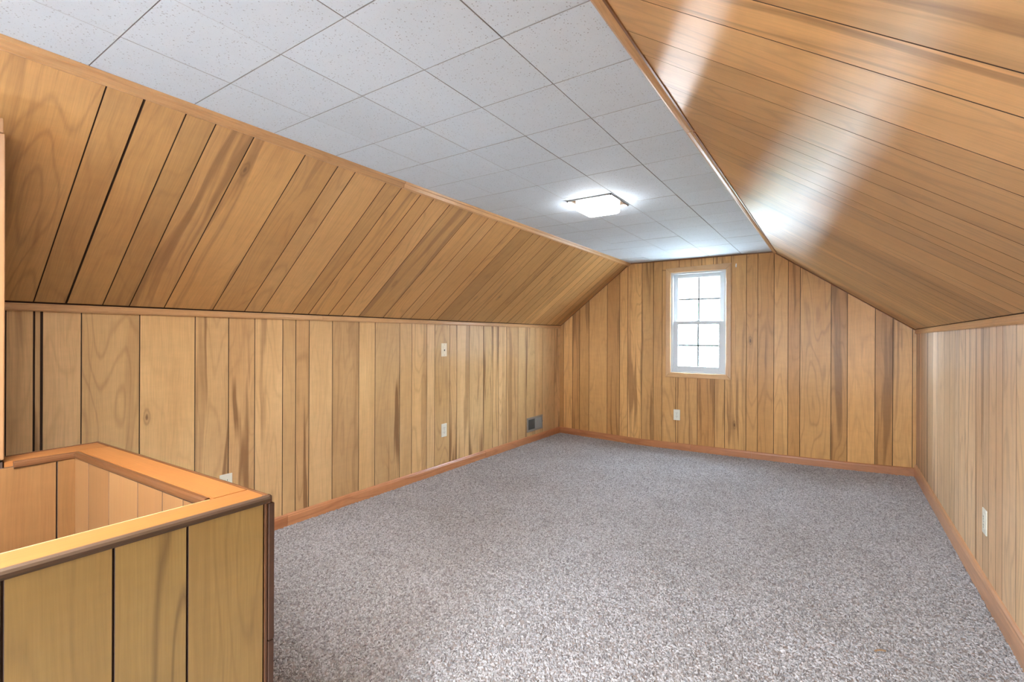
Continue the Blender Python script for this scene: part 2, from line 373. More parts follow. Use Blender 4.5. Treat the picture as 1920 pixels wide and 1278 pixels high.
# ---- far gable wall
WX0, WX1, WZ0, WZ1 = -1.528, -.934, .806, 1.936          # rough window opening
def ftop(x):
    if x < XCL: return ZKL + (x - XL) / (XCL - XL) * (ZC - ZKL)
    if x > XCR: return zkr(YF) + (XR - x) / (XR - XCR) * (ZC - zkr(YF))
    return ZC
wf = tag(empty('wall_far', (0, YF, 0)), kind='structure', label='far gable wall of vertical wood planks around the white window')
FX = [XL, -2.857, -2.729, -2.632, -2.506, -2.268, -2.113, -2.012, -1.844, -1.71, -1.612, -1.46, -1.23, -1.055, -.955, -.752, -.647, -.502, -.379, -.278, -.027, .099, .305, .431, .566, XR]
FU = [-1.612, -1.428, -1.301, -1.19, -1.071, -.896, -.752]
def fp(pts): plank(wf, 'far', (0, YF, 0), (1, 0, 0), (0, 0, 1), (0, -1, 0), pts, PT)
def col(a, b, z0=-.035, z1=None):
    a += GAP / 2; b -= GAP / 2
    xs = [a] + [x for x in (XCL, XCR) if a < x < b] + [b]
    tops = [(x, ftop(x) - .004 if z1 is None else z1) for x in xs]
    return [(a, z0), (b, z0)] + tops[::-1]
for a, b in zip(FX, FX[1:]):
    if b <= -1.612 + 1e-6 or a >= -.752 - 1e-6: fp(col(a, b))
    elif a == -1.612:      # beside the window on the left: foot piece and a tall strip in one board
        fp([(a + GAP / 2, -.035), (b - GAP / 2, -.035), (b - GAP / 2, WZ0), (WX0, WZ0), (WX0, WZ1 + .02), (a + GAP / 2, WZ1 + .02)])
    elif b == -.752:
        fp([(a + GAP / 2, -.035), (b - GAP / 2, -.035), (b - GAP / 2, ZC - .004), (-.896 + GAP / 2, ZC - .004), (-.896 + GAP / 2, WZ1 + .02), (WX1, WZ1 + .02), (WX1, WZ0), (a + GAP / 2, WZ0)])
    else: fp(col(a, b, -.035, WZ0))
for a, b in zip(FU, FU[1:-1]): fp(col(a, b, WZ1 + .022))
def gable_back(name, parent, y0, y1, hx0, hx1, hz0, hz1, mat):
    """gable board with a rectangular opening, made of four polygons"""
    T = .06
    out = [[(XL - T, -.05), (hx0, -.05), (hx0, ftop(hx0) + T), (XCL, ZC + T), (XL - T, ZKL + T)],
           [(hx1, -.05), (XR + T, -.05), (XR + T, 1.28 + T), (max(XCR, hx1), ftop(max(XCR, hx1)) + T), (hx1, ftop(hx1) + T)],
           [(hx0, -.05), (hx1, -.05), (hx1, hz0), (hx0, hz0)],
           [(hx0, hz1), (hx1, hz1), (hx1, ftop(hx1) + T), (hx0, ftop(hx0) + T)]]
    if hx1 > XCR: out[1] = [(hx1, -.05), (XR + T, -.05), (XR + T, 1.28 + T), (hx1, ftop(hx1) + T)]
    bm = bmesh.new()
    for poly in out:
        a = [bm.verts.new((x, y0, z)) for x, z in poly]; b = [bm.verts.new((x, y1, z)) for x, z in poly]
        bm.faces.new(a); bm.faces.new(b[::-1])
        for i in range(len(a)): bm.faces.new((a[i], b[i], b[(i + 1) % len(a)], a[(i + 1) % len(a)]))
    return ob(name, mesh(name, bm), mat, parent, Matrix())
gable_back('backing_board', wf, YF, YF + .08, WX0, WX1, WZ0, WZ1, 'dark')
# rear gable (behind the camera) with an added, made-up window that lets fill light in
RX0, RX1, RZ0, RZ1 = -1.14, .10, .52, 1.60
wb = tag(empty('wall_rear', (0, YB, 0)), kind='structure', label='rear gable wall of wood planks behind the camera')
gable_back('backing_board', wb, YB - .08, YB, RX0, RX1, RZ0, RZ1, 'dark')
bx = list(np.arange(XL, RX0, .2)) + [RX0]
for a, b in zip(bx, bx[1:]): plank(wb, 'far', (0, YB, 0), (1, 0, 0), (0, 0, 1), (0, 1, 0), col(a, b), PT)
plank(wb, 'far', (0, YB, 0), (1, 0, 0), (0, 0, 1), (0, 1, 0), col(RX1, XR), PT)
for a, b in zip(np.linspace(RX0, RX1, 8), np.linspace(RX0, RX1, 8)[1:]):
    plank(wb, 'far', (0, YB, 0), (1, 0, 0), (0, 0, 1), (0, 1, 0), col(a, b, -.03, RZ0), PT)
    zt = min(ftop(a), ftop(b)) - .005
    if zt - RZ1 > .05: plank(wb, 'far', (0, YB, 0), (1, 0, 0), (0, 0, 1), (0, 1, 0), col(a, b, RZ1, zt), PT)

# ---- ceiling tiles
ceil = tag(empty('ceiling', ((XCL + XCR) / 2, 0, ZC)), kind='structure', label='flat white pinhole tile ceiling between the two slopes')
boxes('backing_board', 'joist', ceil, [((XCL - .05, YB, ZC + .0125), (XCR + .05, YF + .05, ZC + .05))])
TX = [XCL - .012, -1.713, -1.408, -1.103, -.797, XCR + .012]
TG = [.0005, .0007, .0020, .0028]                      # how far each long seam has opened
ty0 = 1.128 - .3052 * 11
TY = [ty0 + .3052 * k for k in range(0, 26)]
TY = [max(YB, t) for t in TY if t < YF - .02] + [YF]
TY = [t for i, t in enumerate(TY) if i == 0 or t - TY[i - 1] > .02]
def tile_mesh(w_, l_):
    bm = bmesh.new(); x, y, c = w_ / 2, l_ / 2, .0006
    rings = [[bm.verts.new(v) for v in q] for q in (
        [(-x, -y, .012), (x, -y, .012), (x, y, .012), (-x, y, .012)], [(-x, -y, c), (x, -y, c), (x, y, c), (-x, y, c)],
        [(-x + c, -y + c, 0), (x - c, -y + c, 0), (x - c, y - c, 0), (-x + c, y - c, 0)])]
    bm.faces.new(rings[2]); bm.faces.new(rings[0])
    for p, q in ((0, 1), (1, 2)):
        for i in range(4): bm.faces.new((rings[p][i], rings[p][(i + 1) % 4], rings[q][(i + 1) % 4], rings[q][i])).material_index = 1
    me = mesh('tile', bm); me.materials.append(M['tile']); me.materials.append(M['tile_edge']); return me
tcache = {}
for j in range(len(TY) - 1):
    for i in range(5):
        gl = TG[i - 1] if i else .001; gr = TG[i] if i < 4 else .001
        x0, x1 = TX[i] + gl / 2, TX[i + 1] - gr / 2; y0, y1 = TY[j] + .0011, TY[j + 1] - .0011
        k = (round(x1 - x0, 4), round(y1 - y0, 4))
        if k not in tcache: tcache[k] = tile_mesh(x1 - x0, y1 - y0)
        ob('tile', tcache[k], 'tile', ceil, Matrix.Translation(((x0 + x1) / 2, (y0 + y1) / 2, ZC + R.uniform(-.0006, .0006))))

# ---- mouldings of the room
def T(n, label): return tag(empty('trim_%d' % n), kind='structure', label=label)
t1 = T(1, 'light pine moulding along the left edge of the tiles')
su = sl.normalized()
prof_c = [(0, 0), (0, .010), (.008, .016), (.016, .013), (.030, .024), (.040, .022), (.046, .014), (.052, 0)]   # a down the slope, b out from it
def seg(n, label, parts, prof, ad, bd, mat='trim'):
    t = T(n, label)
    for p in parts: sweep('moulding', mat, t, prof, p, ad, bd)
    return t
bpy.data.objects.remove(t1)
P = lambda y: Vector((XCL, y, ZC)) + su * .010 - Vector((0, 0, 0))
seg(1, 'light pine moulding along the left edge of the tiles', [(P(YB), P(1.88)), (P(1.884), P(YF - .002))], prof_c, -su, sln)
ru = (rhi(3) - rlo(3)).normalized()
Q = lambda y, o=0.0: rhi(y) + ru * .004 - ru * o
prof_r = [(0, 0), (-.002, .012), (.006, .020), (.018, .021), (.027, .015), (.034, .006), (.034, 0)]
seg(2, 'pine moulding along the right edge of the tiles, jointed near the middle', [(Q(YB), Q(2.02)), (Q(2.024), Q(3.30)), (Q(3.303), Q(YF - .002))], prof_r, -ru, srn)
seg(3, 'dark strip between right edge moulding and sloped planks', [(Q(YB, .036), Q(2.0, .036)), (Q(2.03, .034), Q(YF - .002, .034))], [(0, 0), (0, .0095), (.012, .0095), (.012, 0)], -ru, srn, 'darktrim_shadow')
prof_k = [(-.001, 0), (.010, .0), (.014, .006), (.014, .012), (.010, .016), (.009, .026), (.011, .030), (.009, .034), (-.001, .035)]
prof_k = [(PT + a, b) for a, b in prof_k]
KL = lambda y: Vector((XL, y, ZKL - .033))
seg(4, 'pine rail moulding along the top of the left knee wall', [(KL(YB), KL(2.0)), (KL(2.002), KL(YF - .002))], prof_k, (1, 0, 0), (0, 0, 1))
KR = lambda y: Vector((XR, y, zkr(y) - .036))
prof_kr = [(a, b * 1.08) for a, b in prof_k]
seg(5, 'pale pine rail moulding along the top of the right knee wall', [(KR(YB), KR(YF - .002))], prof_kr, (-1, 0, 0), (0, 0, 1))
qr = [(0, 0), (.013, 0), (.012, .005), (.009, .009), (.005, .012), (0, .013)]
g0 = Vector((XCR, YF - PT, ZC - .002)); g1 = Vector((XR - .01, YF - PT, zkr(YF) + .006))
seg(6, 'dark quarter round where the far gable meets the right slope', [(g0, g1)], [(a * 1.0, b * 1.0) for a, b in qr], srn, (0, -1, 0), 'darktrim_shadow')
h0 = Vector((XL + .01, YF - PT, ZKL + .006)); h1 = Vector((XCL, YF - PT, ZC - .002))
seg(7, 'dark strip standing in for the shadow where the far gable meets the left slope', [(h0, h1)], [(a * .7, b * .7) for a, b in qr], sln, (0, -1, 0), 'darktrim_shadow')  # no trim here: a dark strip drawn for the corner shadow
seg(8, 'dark thin strip where the far gable meets the tiles', [(Vector((XCL, YF - PT, ZC - .001)), Vector((XCR, YF - PT, ZC - .001)))], [(a * .75, b * .75) for a, b in qr], (0, 0, -1), (0, -1, 0), 'darktrim_shadow')
# baseboards
def bprof(h, t): return [(PT, -.05), (PT + t, -.05), (PT + t, h * .72), (PT + t * .82, h * .80), (PT + t * .80, h * .88), (PT + t * .45, h * .97), (PT, h)]
def baseb(name, label, parts, h, t, ad, mat='base'):
    o = tag(empty(name), kind='structure', label=label)
    for p in parts: sweep('board', mat, o, bprof(h, t), p, ad, (0, 0, 1))
E0 = lambda y: Vector((XL, y, zfl(XL, y)))
baseb('baseboard_left', 'reddish wood baseboard along the left knee wall', [(E0(YB), E0(1.75)), (E0(1.752), E0(3.0), E0(3.85)), (E0(3.852), E0(4.3), E0(4.8), E0(YF - .002))], .068, .012, (1, 0, 0))
E1 = lambda x: Vector((x, YF, zfl(x, YF)))
baseb('baseboard_far', 'reddish wood baseboard along the far gable wall', [(E1(XL), E1(-1.86), E1(-1.3)), (E1(-1.297), E1(-.745), E1(-.70)), (E1(-.697), E1(.148), E1(.598))], .066, .012, (0, -1, 0))
E2 = lambda y: Vector((XR, y, zfl(XR, y)))
baseb('baseboard_right', 'tall brownish wood baseboard along the right knee wall', [(E2(YB), E2(3.0), E2(4.9)), (E2(4.903), E2(5.2), E2(YF - .002))], .098, .014, (-1, 0, 0), 'base_tan')

# ---- far window
def window(name, x0, x1, z0, z1, yw, s, label, depth=.07):
    """double hung window; yw = wall plane, s = +1 when outside lies towards +y"""
    wn = tag(empty(name, ((x0 + x1) / 2, yw, z0)), kind='structure', label=label)
    yi = lambda d: yw + s * d
    fz = .030
    B = lambda nm, mat, l, par=wn, bev=.002: boxes(nm, mat, par, l, bev, Matrix())
    B('window_frame', 'vinyl', [((x0, yi(-.004), z0), (x0 + .034, yi(depth), z1)), ((x1 - .034, yi(-.004), z0), (x1, yi(depth), z1)),
      ((x0 + .034, yi(-.004), z1 - .034), (x1 - .034, yi(depth), z1)), ((x0 + .034, yi(-.004), z0), (x1 - .034, yi(depth), z0 + .026))])
    zm = (z0 + z1) / 2
    for k, (a, b, d) in enumerate(((zm - .012, z1 - .034, .040), (z0 + .026, zm + .012, .014))):
        ax, bx_ = x0 + .034, x1 - .034; st = .045 if k == 0 else .052
        tr, br = (.040, .030) if k == 0 else (.034, .058)
        sash = B('upper_sash' if k == 0 else 'lower_sash', 'vinyl', [((ax, yi(d), a), (ax + st, yi(d + .024), b)), ((bx_ - st, yi(d), a), (bx_, yi(d + .024), b)),
                 ((ax + st, yi(d), b - tr), (bx_ - st, yi(d + .024), b)), ((ax + st, yi(d), a), (bx_ - st, yi(d + .024), a + br))])
        gx0, gx1, gz0, gz1 = ax + st, bx_ - st, a + br, b - tr; cx, cz = (gx0 + gx1) / 2, (gz0 + gz1) / 2
        B('muntin', 'muntin', [((cx - .007, yi(d + .008), gz0), (cx + .007, yi(d + .018), gz1))], sash, .001)
        B('muntin', 'muntin', [((gx0, yi(d + .008), cz - .0075), (gx1, yi(d + .018), cz + .0075))], sash, .001)
        for px in ((gx0, cx - .007), (cx + .007, gx1)):
            for pz in ((gz0, cz - .0075), (cz + .0075, gz1)):
                B('pane', 'glass', [((px[0], yi(d + .011), pz[0]), (px[1], yi(d + .014), pz[1]))], sash, 0)
    lk = B('sash_lock', 'vinyl', [(((x0 + x1) / 2 - .022, yi(.006), zm + .012), ((x0 + x1) / 2 + .022, yi(.034), zm + .020)), (((x0 + x1) / 2 - .006, yi(.002), zm + .020), ((x0 + x1) / 2 + .020, yi(.018), zm + .027))], wn, .002)
    return wn
win = window('window_1', WX0, WX1, WZ0, WZ1, YF, 1, 'white double hung window with grid bars in the far gable')
def casing(parent, x0, x1, z0, z1, tl, tr_, wd, yw, s):
    for nm, pts in (('casing_board', [(x0 - wd, z0 - wd), (x0, z0), (x0, z1), (x0 - wd, tl)]), ('casing_board', [(x1, z0), (x1 + wd, z0 - wd), (x1 + wd, tr_), (x1, z1)]),
                    ('casing_board', [(x0 - wd, tl), (x0, z1), (x1, z1), (x1 + wd, tr_)]), ('casing_board', [(x0 - wd, z0 - wd), (x1 + wd, z0 - wd), (x1, z0), (x0, z0)])):
        hor = (max(p[0] for p in pts) - min(p[0] for p in pts)) > (max(p[1] for p in pts) - min(p[1] for p in pts))
        if hor: plank(parent, 'trim', (0, yw, 0), (0, 0, 1), (1, 0, 0), (0, -s, 0), [(b, a) for a, b in pts], .016, nm, .004, 0)
        else: plank(parent, 'trim', (0, yw, 0), (1, 0, 0), (0, 0, 1), (0, -s, 0), pts, .016, nm, .004, 0)
casing(win, -1.516, -.946, .818, 1.922, 1.972, 1.986, .053, YF - PT, 1)
fill_win = window('fill_window', RX0, RX1, RZ0, RZ1, YB, -1, 'wide white window added in the unseen rear gable for fill light')

# ---- stairwell: inner faces, steps and the full height wall behind the post
wst = tag(empty('wall_stair', (SX0, .3, 0)), kind='structure', label='stairwell side wall with a pale corner post at the left edge')
boxes('backing_board', 'dark', wst, [((-2.226, YB, -1.5), (SX0 + .004, .352, .818))])
IL = [YB, -2.0, -1.75, -1.5, -1.3, -1.02, -.8, -.6, -.42, -.2, .02, .22, .475, .546]
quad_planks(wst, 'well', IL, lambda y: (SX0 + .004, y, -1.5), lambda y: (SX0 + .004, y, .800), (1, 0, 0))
UP = [YB, -2.0, -1.75, -1.55, -1.3, -1.1, -.88, -.7, -.42, -.22, .02, .27]
boxes('upper_backing', 'dark', wst, [((-2.226, YB, .818), (SX0, .345, 1.872))])
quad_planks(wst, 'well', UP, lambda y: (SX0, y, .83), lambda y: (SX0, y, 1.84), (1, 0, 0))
boxes('corner_post', 'post', wst, [((SX0 - .10, .262, .826), (SX0 + .013, .3545, 1.822))], .003, None)
boxes('post_block', 'post', wst, [((SX0 - .10, .262, 1.823), (SX0 + .013, .3505, 1.868))], .002, None)
st = tag(empty('wall_stair_far', (-1.7, .6, 0)), kind='structure', label='narrow wall framing below the stair opening')
boxes('landing_wall', 'dark', st, [((SX0, SY1 + .004, -1.5), (SX1, SY1 + .06, -.02)), ((SX1 + .006, YB, -1.5), (SX1 + .05, SY1, -.02)), ((SX0 - .1, YB, -1.56), (SX1 + .05, SY1 + .06, -1.5))])
stp = tag(empty('trim_9', (-1.68, -1, -1)), kind='structure', label='wooden stair treads going down in the stairwell')
for k in range(6):
    y = -1.35 + k * .25
    boxes('tread', 'trim', stp, [((SX0 + .012, y, -.22 - .19 * k), (SX1 - .006, y + .27, -.185 - .19 * k))], .004, None)

# ================================================================ THINGS
# ---- carpet pile
HX0, HX1, HY = -2.226, -1.146, .666
cgx = sorted(set([XL + .018, HX0, HX1, XR - .02] + [x for x in np.arange(XL, XR, .25) if XL + .05 < x < XR - .05]))
cgy = sorted(set([-.60, HY, YF - .018] + [y for y in np.arange(-.5, YF, .25) if y < YF - .05]))
me = floor_mesh('carpet_pile', -.0115, 0, cgx, cgy, (HX0, HX1, HY))
carpet = ob('carpet_pile', me, 'carpet')
tag(carpet, 'grey taupe frieze carpet covering the whole attic floor', 'carpet', 'stuff')
def tuft_nodes():
    g = bpy.data.node_groups.new('tufts', 'GeometryNodeTree')
    g.interface.new_socket('Geometry', in_out='INPUT', socket_type='NodeSocketGeometry'); g.interface.new_socket('Geometry', in_out='OUTPUT', socket_type='NodeSocketGeometry')
    n = g.nodes.new; L = g.links.new
    gi, go = n('NodeGroupInput'), n('NodeGroupOutput')
    dp = n('GeometryNodeDistributePointsOnFaces'); dp.distribute_method = 'RANDOM'; dp.inputs['Density'].default_value = 21000; dp.inputs['Seed'].default_value = 3
    ico = n('GeometryNodeMeshIcoSphere'); ico.inputs['Radius'].default_value = 1; ico.inputs['Subdivisions'].default_value = 2
    sp_ = n('GeometryNodeSetPosition'); ns = n('ShaderNodeTexNoise'); ns.inputs['Scale'].default_value = 1.1
    sb = n('ShaderNodeVectorMath'); sb.operation = 'SUBTRACT'; sb.inputs[1].default_value = (.5, .5, .5)
    L(ns.outputs['Color'], sb.inputs[0]); L(ico.outputs['Mesh'], sp_.inputs['Geometry']); L(sb.outputs[0], sp_.inputs['Offset'])
    sm = n('GeometryNodeSetMaterial'); sm.inputs['Material'].default_value = M['carpet']; L(sp_.outputs[0], sm.inputs['Geometry'])
    sh = n('GeometryNodeSetShadeSmooth'); L(sm.outputs[0], sh.inputs[0])
    ip = n('GeometryNodeInstanceOnPoints'); L(gi.outputs[0], dp.inputs['Mesh']); L(dp.outputs['Points'], ip.inputs['Points']); L(sh.outputs[0], ip.inputs['Instance'])
    rv = n('FunctionNodeRandomValue'); rv.data_type = 'FLOAT_VECTOR'; rv.inputs[0].default_value = (-.6, -.6, 0); rv.inputs[1].default_value = (.6, .6, 6.283); L(rv.outputs[0], ip.inputs['Rotation'])
    rs = n('FunctionNodeRandomValue'); rs.data_type = 'FLOAT_VECTOR'; rs.inputs[0].default_value = (.0044, .0019, .0040); rs.inputs[1].default_value = (.0082, .0031, .0078); rs.inputs['Seed'].default_value = 5
    L(rs.outputs[0], ip.inputs['Scale'])
    jg = n('GeometryNodeJoinGeometry'); bm_ = n('GeometryNodeSetMaterial'); bm_.inputs['Material'].default_value = M['backing']
    L(gi.outputs[0], bm_.inputs['Geometry']); L(bm_.outputs[0], jg.inputs[0]); L(ip.outputs[0], jg.inputs[0]); L(jg.outputs[0], go.inputs[0])
    return g
md = carpet.modifiers.new('tufts', 'NODES'); md.node_group = tuft_nodes()

# ---- half wall round the stair opening
ZT = .8165
def yo(x): return .643 + .029 * (x + 1.142)      # outer (far) edge of the far cap board
hw = tag(empty('half_wall', (-1.2, .3, 0)), 'low yellowish plank half wall around the stair opening with orange cap', 'half wall')
XO, XI = -1.158, -1.240                           # outer and inner edge of the side cap board
# framing (solid core under the boards)
def prism(name, mat, par, pts, z0, z1, bev=.0):
    bm = bmesh.new(); a = [bm.verts.new((x, y, z0)) for x, y in pts]; b = [bm.verts.new((x, y, z1)) for x, y in pts]
    bm.faces.new(a[::-1]); bm.faces.new(b)
    for i in range(len(pts)): bm.faces.new((a[i], a[(i + 1) % len(pts)], b[(i + 1) % len(pts)], b[i]))
    if bev: bmesh.ops.bevel(bm, geom=[e for e in bm.edges if all(abs(v.co.z - z1) < 1e-6 for v in e.verts)], offset=bev, segments=2, affect='EDGES')
    return mesh(name, bm)
def capboard(name, mat, pts, z0, z1, along, bev=.0015):
    """a flat board, with local z along its length"""
    c = Vector((sum(p[0] for p in pts) / len(pts), sum(p[1] for p in pts) / len(pts), (z0 + z1) / 2))
    z = Vector(along).normalized(); y = Vector((0, 0, 1)); x = y.cross(z); mw = frame(c, x, y, z)
    m = prism(name, mat, hw, pts, z0, z1, bev); m.transform(mw.inverted()); return ob(name, m, mat, hw, mw)
ye = yo(XO)
capboard('core', 'dark', [(XI + .004, YB), (XO - .006, YB), (XO - .006, ye - .008), (XI + .004, ye - .008)], -.01, ZT - .019, (0, 1, 0), 0)
capboard('core', 'dark', [(-2.216, yo(-2.216) - .088), (XI + .004, yo(XI) - .088), (XI + .004, yo(XI) - .008), (-2.216, yo(-2.216) - .008)], -.01, ZT - .019, (1, .029, 0), 0)
capboard('core', 'dark', [(-2.216, .362), (-2.128, .362), (-2.128, yo(-2.13) - .09), (-2.216, yo(-2.2) - .09)], -.01, ZT - .019, (0, 1, 0), 0)
# cap boards
capboard('cap_board', 'cap', [(XI, YB), (XO, YB), (XO, ye), (XI, ye - .0)], ZT - .019, ZT, (0, 1, 0))
capboard('cap_board', 'cap', [(-2.121, yo(-2.121) - .082), (XI - .0015, yo(XI) - .080), (XI - .0015, yo(XI)), (-2.121, yo(-2.121))], ZT - .019, ZT, (1, .029, 0))
capboard('cap_board', 'cap', [(-2.206, .356), (-2.118, .356), (-2.1225, yo(-2.12) - .002), (-2.232, yo(-2.23))], ZT - .019, ZT, (0, 1, 0))
# half round mouldings (a outwards, b up)
hr = [(0, -.019), (.008, -.0175), (.0125, -.012), (.0135, -.006), (.0115, -.001), (.007, .0018), (.002, .0018), (0, 0)]
sweep('outer_moulding', 'mould_worn', hw, hr, [(XO, YB, ZT), (XO, ye + .004, ZT)], (1, 0, 0), (0, 0, 1))
sweep('outer_moulding', 'mould', hw, hr, [(-2.242, yo(-2.242), ZT), (XO + .002, yo(XO + .002), ZT)], (-.029, 1, 0), (0, 0, 1))
sweep('outer_moulding', 'mould', hw, hr, [(-2.206, .356, ZT), (-2.233, yo(-2.233), ZT)], (-1, 0, 0), (0, 0, 1))
hi = [(0, -.024), (.009, -.023), (.0145, -.018), (.0155, -.012), (.0145, -.005), (.010, -.001), (.003, 0), (.0, -.001)]
sweep('inner_moulding', 'mould', hw, hi, [(-2.118, yo(-2.118) - .083, ZT), (XI - .016, yo(XI - .016) - .081, ZT)], (.029, -1, 0), (0, 0, 1))
sweep('inner_moulding', 'mould', hw, hi, [(-2.117, .375, ZT), (-2.1215, yo(-2.12) - .083, ZT)], (1, 0, 0), (0, 0, 1))
sweep('inner_moulding', 'trim', hw, [(a * .85 + .003, b - .002) for a, b in hi], [(XI, YB, ZT), (XI, yo(XI) - .085, ZT)], (-1, 0, 0), (0, 0, 1))
# rounded knob where the two outer mouldings meet
bm = bmesh.new(); disc(bm, (XO - .0005, ye + .0015, ZT - .0088), .0128, 0, (0, 0, 1), .0185, 20)
bmesh.ops.bevel(bm, geom=list(bm.edges), offset=.003, segments=2, affect='EDGES')
ob('moulding_corner', mesh('moulding_corner', bm, True), 'mould', hw, Matrix())
# planks of the outer side
HP = [YB, -2.05, -1.85, -1.6, -1.4, -1.2, -1.0, -.78, -.6, -.4, -.25, -.08, .055, .193, .343, .471, .6385]
quad_planks(hw, 'half', HP, lambda y: (XO - .006, y, -.01), lambda y: (XO - .006, y, ZT - .0195), (1, 0, 0), gap=.0032)
# planks of the far side, out of the camera's sight
XF = [-2.21, -2.0, -1.83, -1.63, -1.47, -1.27, -1.162]
quad_planks(hw, 'half', XF, lambda x: (x, yo(x) - .008, -.01), lambda x: (x, yo(x) - .008, ZT - .0195), (0, 1, 0))
quad_planks(hw, 'half', [.36, .5, .61], lambda y: (-2.216, y, -.01), lambda y: (-2.216, y, ZT - .0195), (-1, 0, 0))
# planks inside the stairwell
XN = [-2.112, -1.992, -1.828, -1.625, -1.474, -1.36, XI]
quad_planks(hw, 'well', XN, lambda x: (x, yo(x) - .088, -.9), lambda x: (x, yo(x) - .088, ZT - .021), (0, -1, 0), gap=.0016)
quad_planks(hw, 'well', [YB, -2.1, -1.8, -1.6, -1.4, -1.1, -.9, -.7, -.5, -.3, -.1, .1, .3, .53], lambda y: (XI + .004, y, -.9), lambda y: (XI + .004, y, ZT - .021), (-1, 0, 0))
# corner trims
boxes('corner_strip', 'mould', hw, [((XO - .004, .6395, 0), (XO + .0035, .6455, ZT - .020))], .001, None)
boxes('corner_guard', 'guard', hw, [((XO - .030, .6475, .46), (XO + .0065, .6615, ZT - .0205))], .0012, None)
boxes('corner_guard', 'guard', hw, [((XO - .030, .6475, 0), (XO + .0060, .6610, .457))], .0012, None)

# ---- ceiling light and the added fill panel
def ceiling_light(x, y, label, glass='lampglass'):
    root = tag(empty('ceiling_light', (x, y, ZC)), label, 'ceiling light')
    h = .148
    bm = bmesh.new(); box(bm, (x - h, y - h, ZC - .004), (x + h, y + h, ZC - .0012), .001)
    for sx in (-1, 1):
        box(bm, (x + sx * h, y - h, ZC - .009), (x + sx * (h - .006), y + h, ZC - .001)); box(bm, (x - h, y + sx * h, ZC - .009), (x + h, y + sx * (h - .006), ZC - .001))
    ob('base_plate', mesh('base_plate', bm), 'chrome', root, Matrix())
    bm = bmesh.new(); a, b = .108, .104; z0, z1 = ZC - .004, ZC - .062
    rings = []
    for k, z in ((a, z0), (a, z1 + .016), (a - .003, z1 + .006), (b - .008, z1)):
        rings.append([bm.verts.new((x + p * k, y + q * k, z)) for p, q in ((-1, -.9), (-.9, -1), (.9, -1), (1, -.9), (1, .9), (.9, 1), (-.9, 1), (-1, .9))])
    for r0, r1 in zip(rings, rings[1:]):
        for i in range(8): bm.faces.new((r0[i], r0[(i + 1) % 8], r1[(i + 1) % 8], r1[i]))
    bm.faces.new(rings[-1])
    ob('glass_shade', mesh('glass_shade', bm), glass, root, Matrix())
    bm = bmesh.new(); disc(bm, (x, y, z1 - .004), .008, 0, (0, 0, 1), .008, 12, .005)
    ob('finial', mesh('finial', bm), 'chrome', root, Matrix())
    return root
ceiling_light(-1.262, 2.862, 'square lit flush ceiling light with opal glass among white tiles')
def fill_panel(x, y, w_, l_, label):
    root = tag(empty('fill_panel', (x, y, ZC)), label, 'ceiling light')
    boxes('housing', 'white', root, [((x - w_ / 2 - .02, y - l_ / 2 - .02, ZC - .030), (x + w_ / 2 + .02, y + l_ / 2 + .02, ZC - .0012)), ((x - w_ / 2 - .02, y - l_ / 2 - .02, ZC - .060), (x - w_ / 2, y + l_ / 2 + .02, ZC - .030)), ((x + w_ / 2, y - l_ / 2 - .02, ZC - .060), (x + w_ / 2 + .02, y + l_ / 2 + .02, ZC - .030)), ((x - w_ / 2, y - l_ / 2 - .02, ZC - .060), (x + w_ / 2, y - l_ / 2, ZC - .030)), ((x - w_ / 2, y + l_ / 2, ZC - .060), (x + w_ / 2, y + l_ / 2 + .02, ZC - .030))], .003, None)
    boxes('diffuser', 'fill_panel_glow', root, [((x - w_ / 2, y - l_ / 2, ZC - .055), (x + w_ / 2, y + l_ / 2, ZC - .031))], .006, None)
fill_panel(-1.15, -.32, .30, 1.10, 'long ceiling panel added as fill light, unseen behind the camera')  # added out of view to fill the near room with light

# ---- wall plates
def plate(name, c, ux, n, label, kind='outlet', mat='plate_white', cat='outlet'):
    """cover plate centred at c on a wall; ux along the wall, n into the room"""
    mw = frame(c, ux, n, Vector(ux).cross(Vector(n)))
    if mw.col[2][2] < 0: mw = frame(c, -Vector(ux), n, (0, 0, 1))
    root = empty(name); root.matrix_basis = mw; tag(root, label, cat)
    def part(nm, bm, m): o = ob(nm, mesh(nm, bm), m); o.parent = root; return o
    bm = bmesh.new(); box(bm, (-.035, 0, -.0585), (.035, .0055, .0585), .002); part('cover_plate', bm, mat)
    if kind == 'outlet':
        for s in (-1, 1):
            bm = bmesh.new(); disc(bm, (0, .0055, s * .0195), .0172, 0, (0, 1, 0), .003, 20)
            rc = part('receptacle', bm, mat)
            bm = bmesh.new(); box(bm, (-.0075, .0068, s * .0195 - .001), (-.0052, .0074, s * .0195 + .008)); box(bm, (.0052, .0068, s * .0195 - .001), (.0075, .0074, s * .0195 + .007))
            disc(bm, (0, .0071, s * .0195 - .008), .0026, 0, (0, 1, 0), .0008, 10)
            o = ob('slot', mesh('slot', bm), 'slot'); o.parent = rc
        bm = bmesh.new(); disc(bm, (0, .0062, 0), .003, 0, (0, 1, 0), .0016, 12); part('screw', bm, 'steel')
    else:
        bm = bmesh.new(); box(bm, (-.013, .005, -.034), (.013, .0085, .034), .0015); part('insert', bm, mat)
        bm = bmesh.new(); box(bm, (-.0065, .0084, -.010), (.0065, .0092, .004)); part('jack_hole', bm, 'slot')
        for s in (-1, 1):
            bm = bmesh.new(); disc(bm, (0, .0062, s * .046), .003, 0, (0, 1, 0), .0016, 12); part('screw', bm, 'steel')
    return root
plate('phone_jack_plate', (XL + PT, 3.236, 1.086), (0, 1, 0), (1, 0, 0), 'cream phone jack plate, higher of the two plates on the left wall', 'jack', 'plate_cream', 'wall plate')
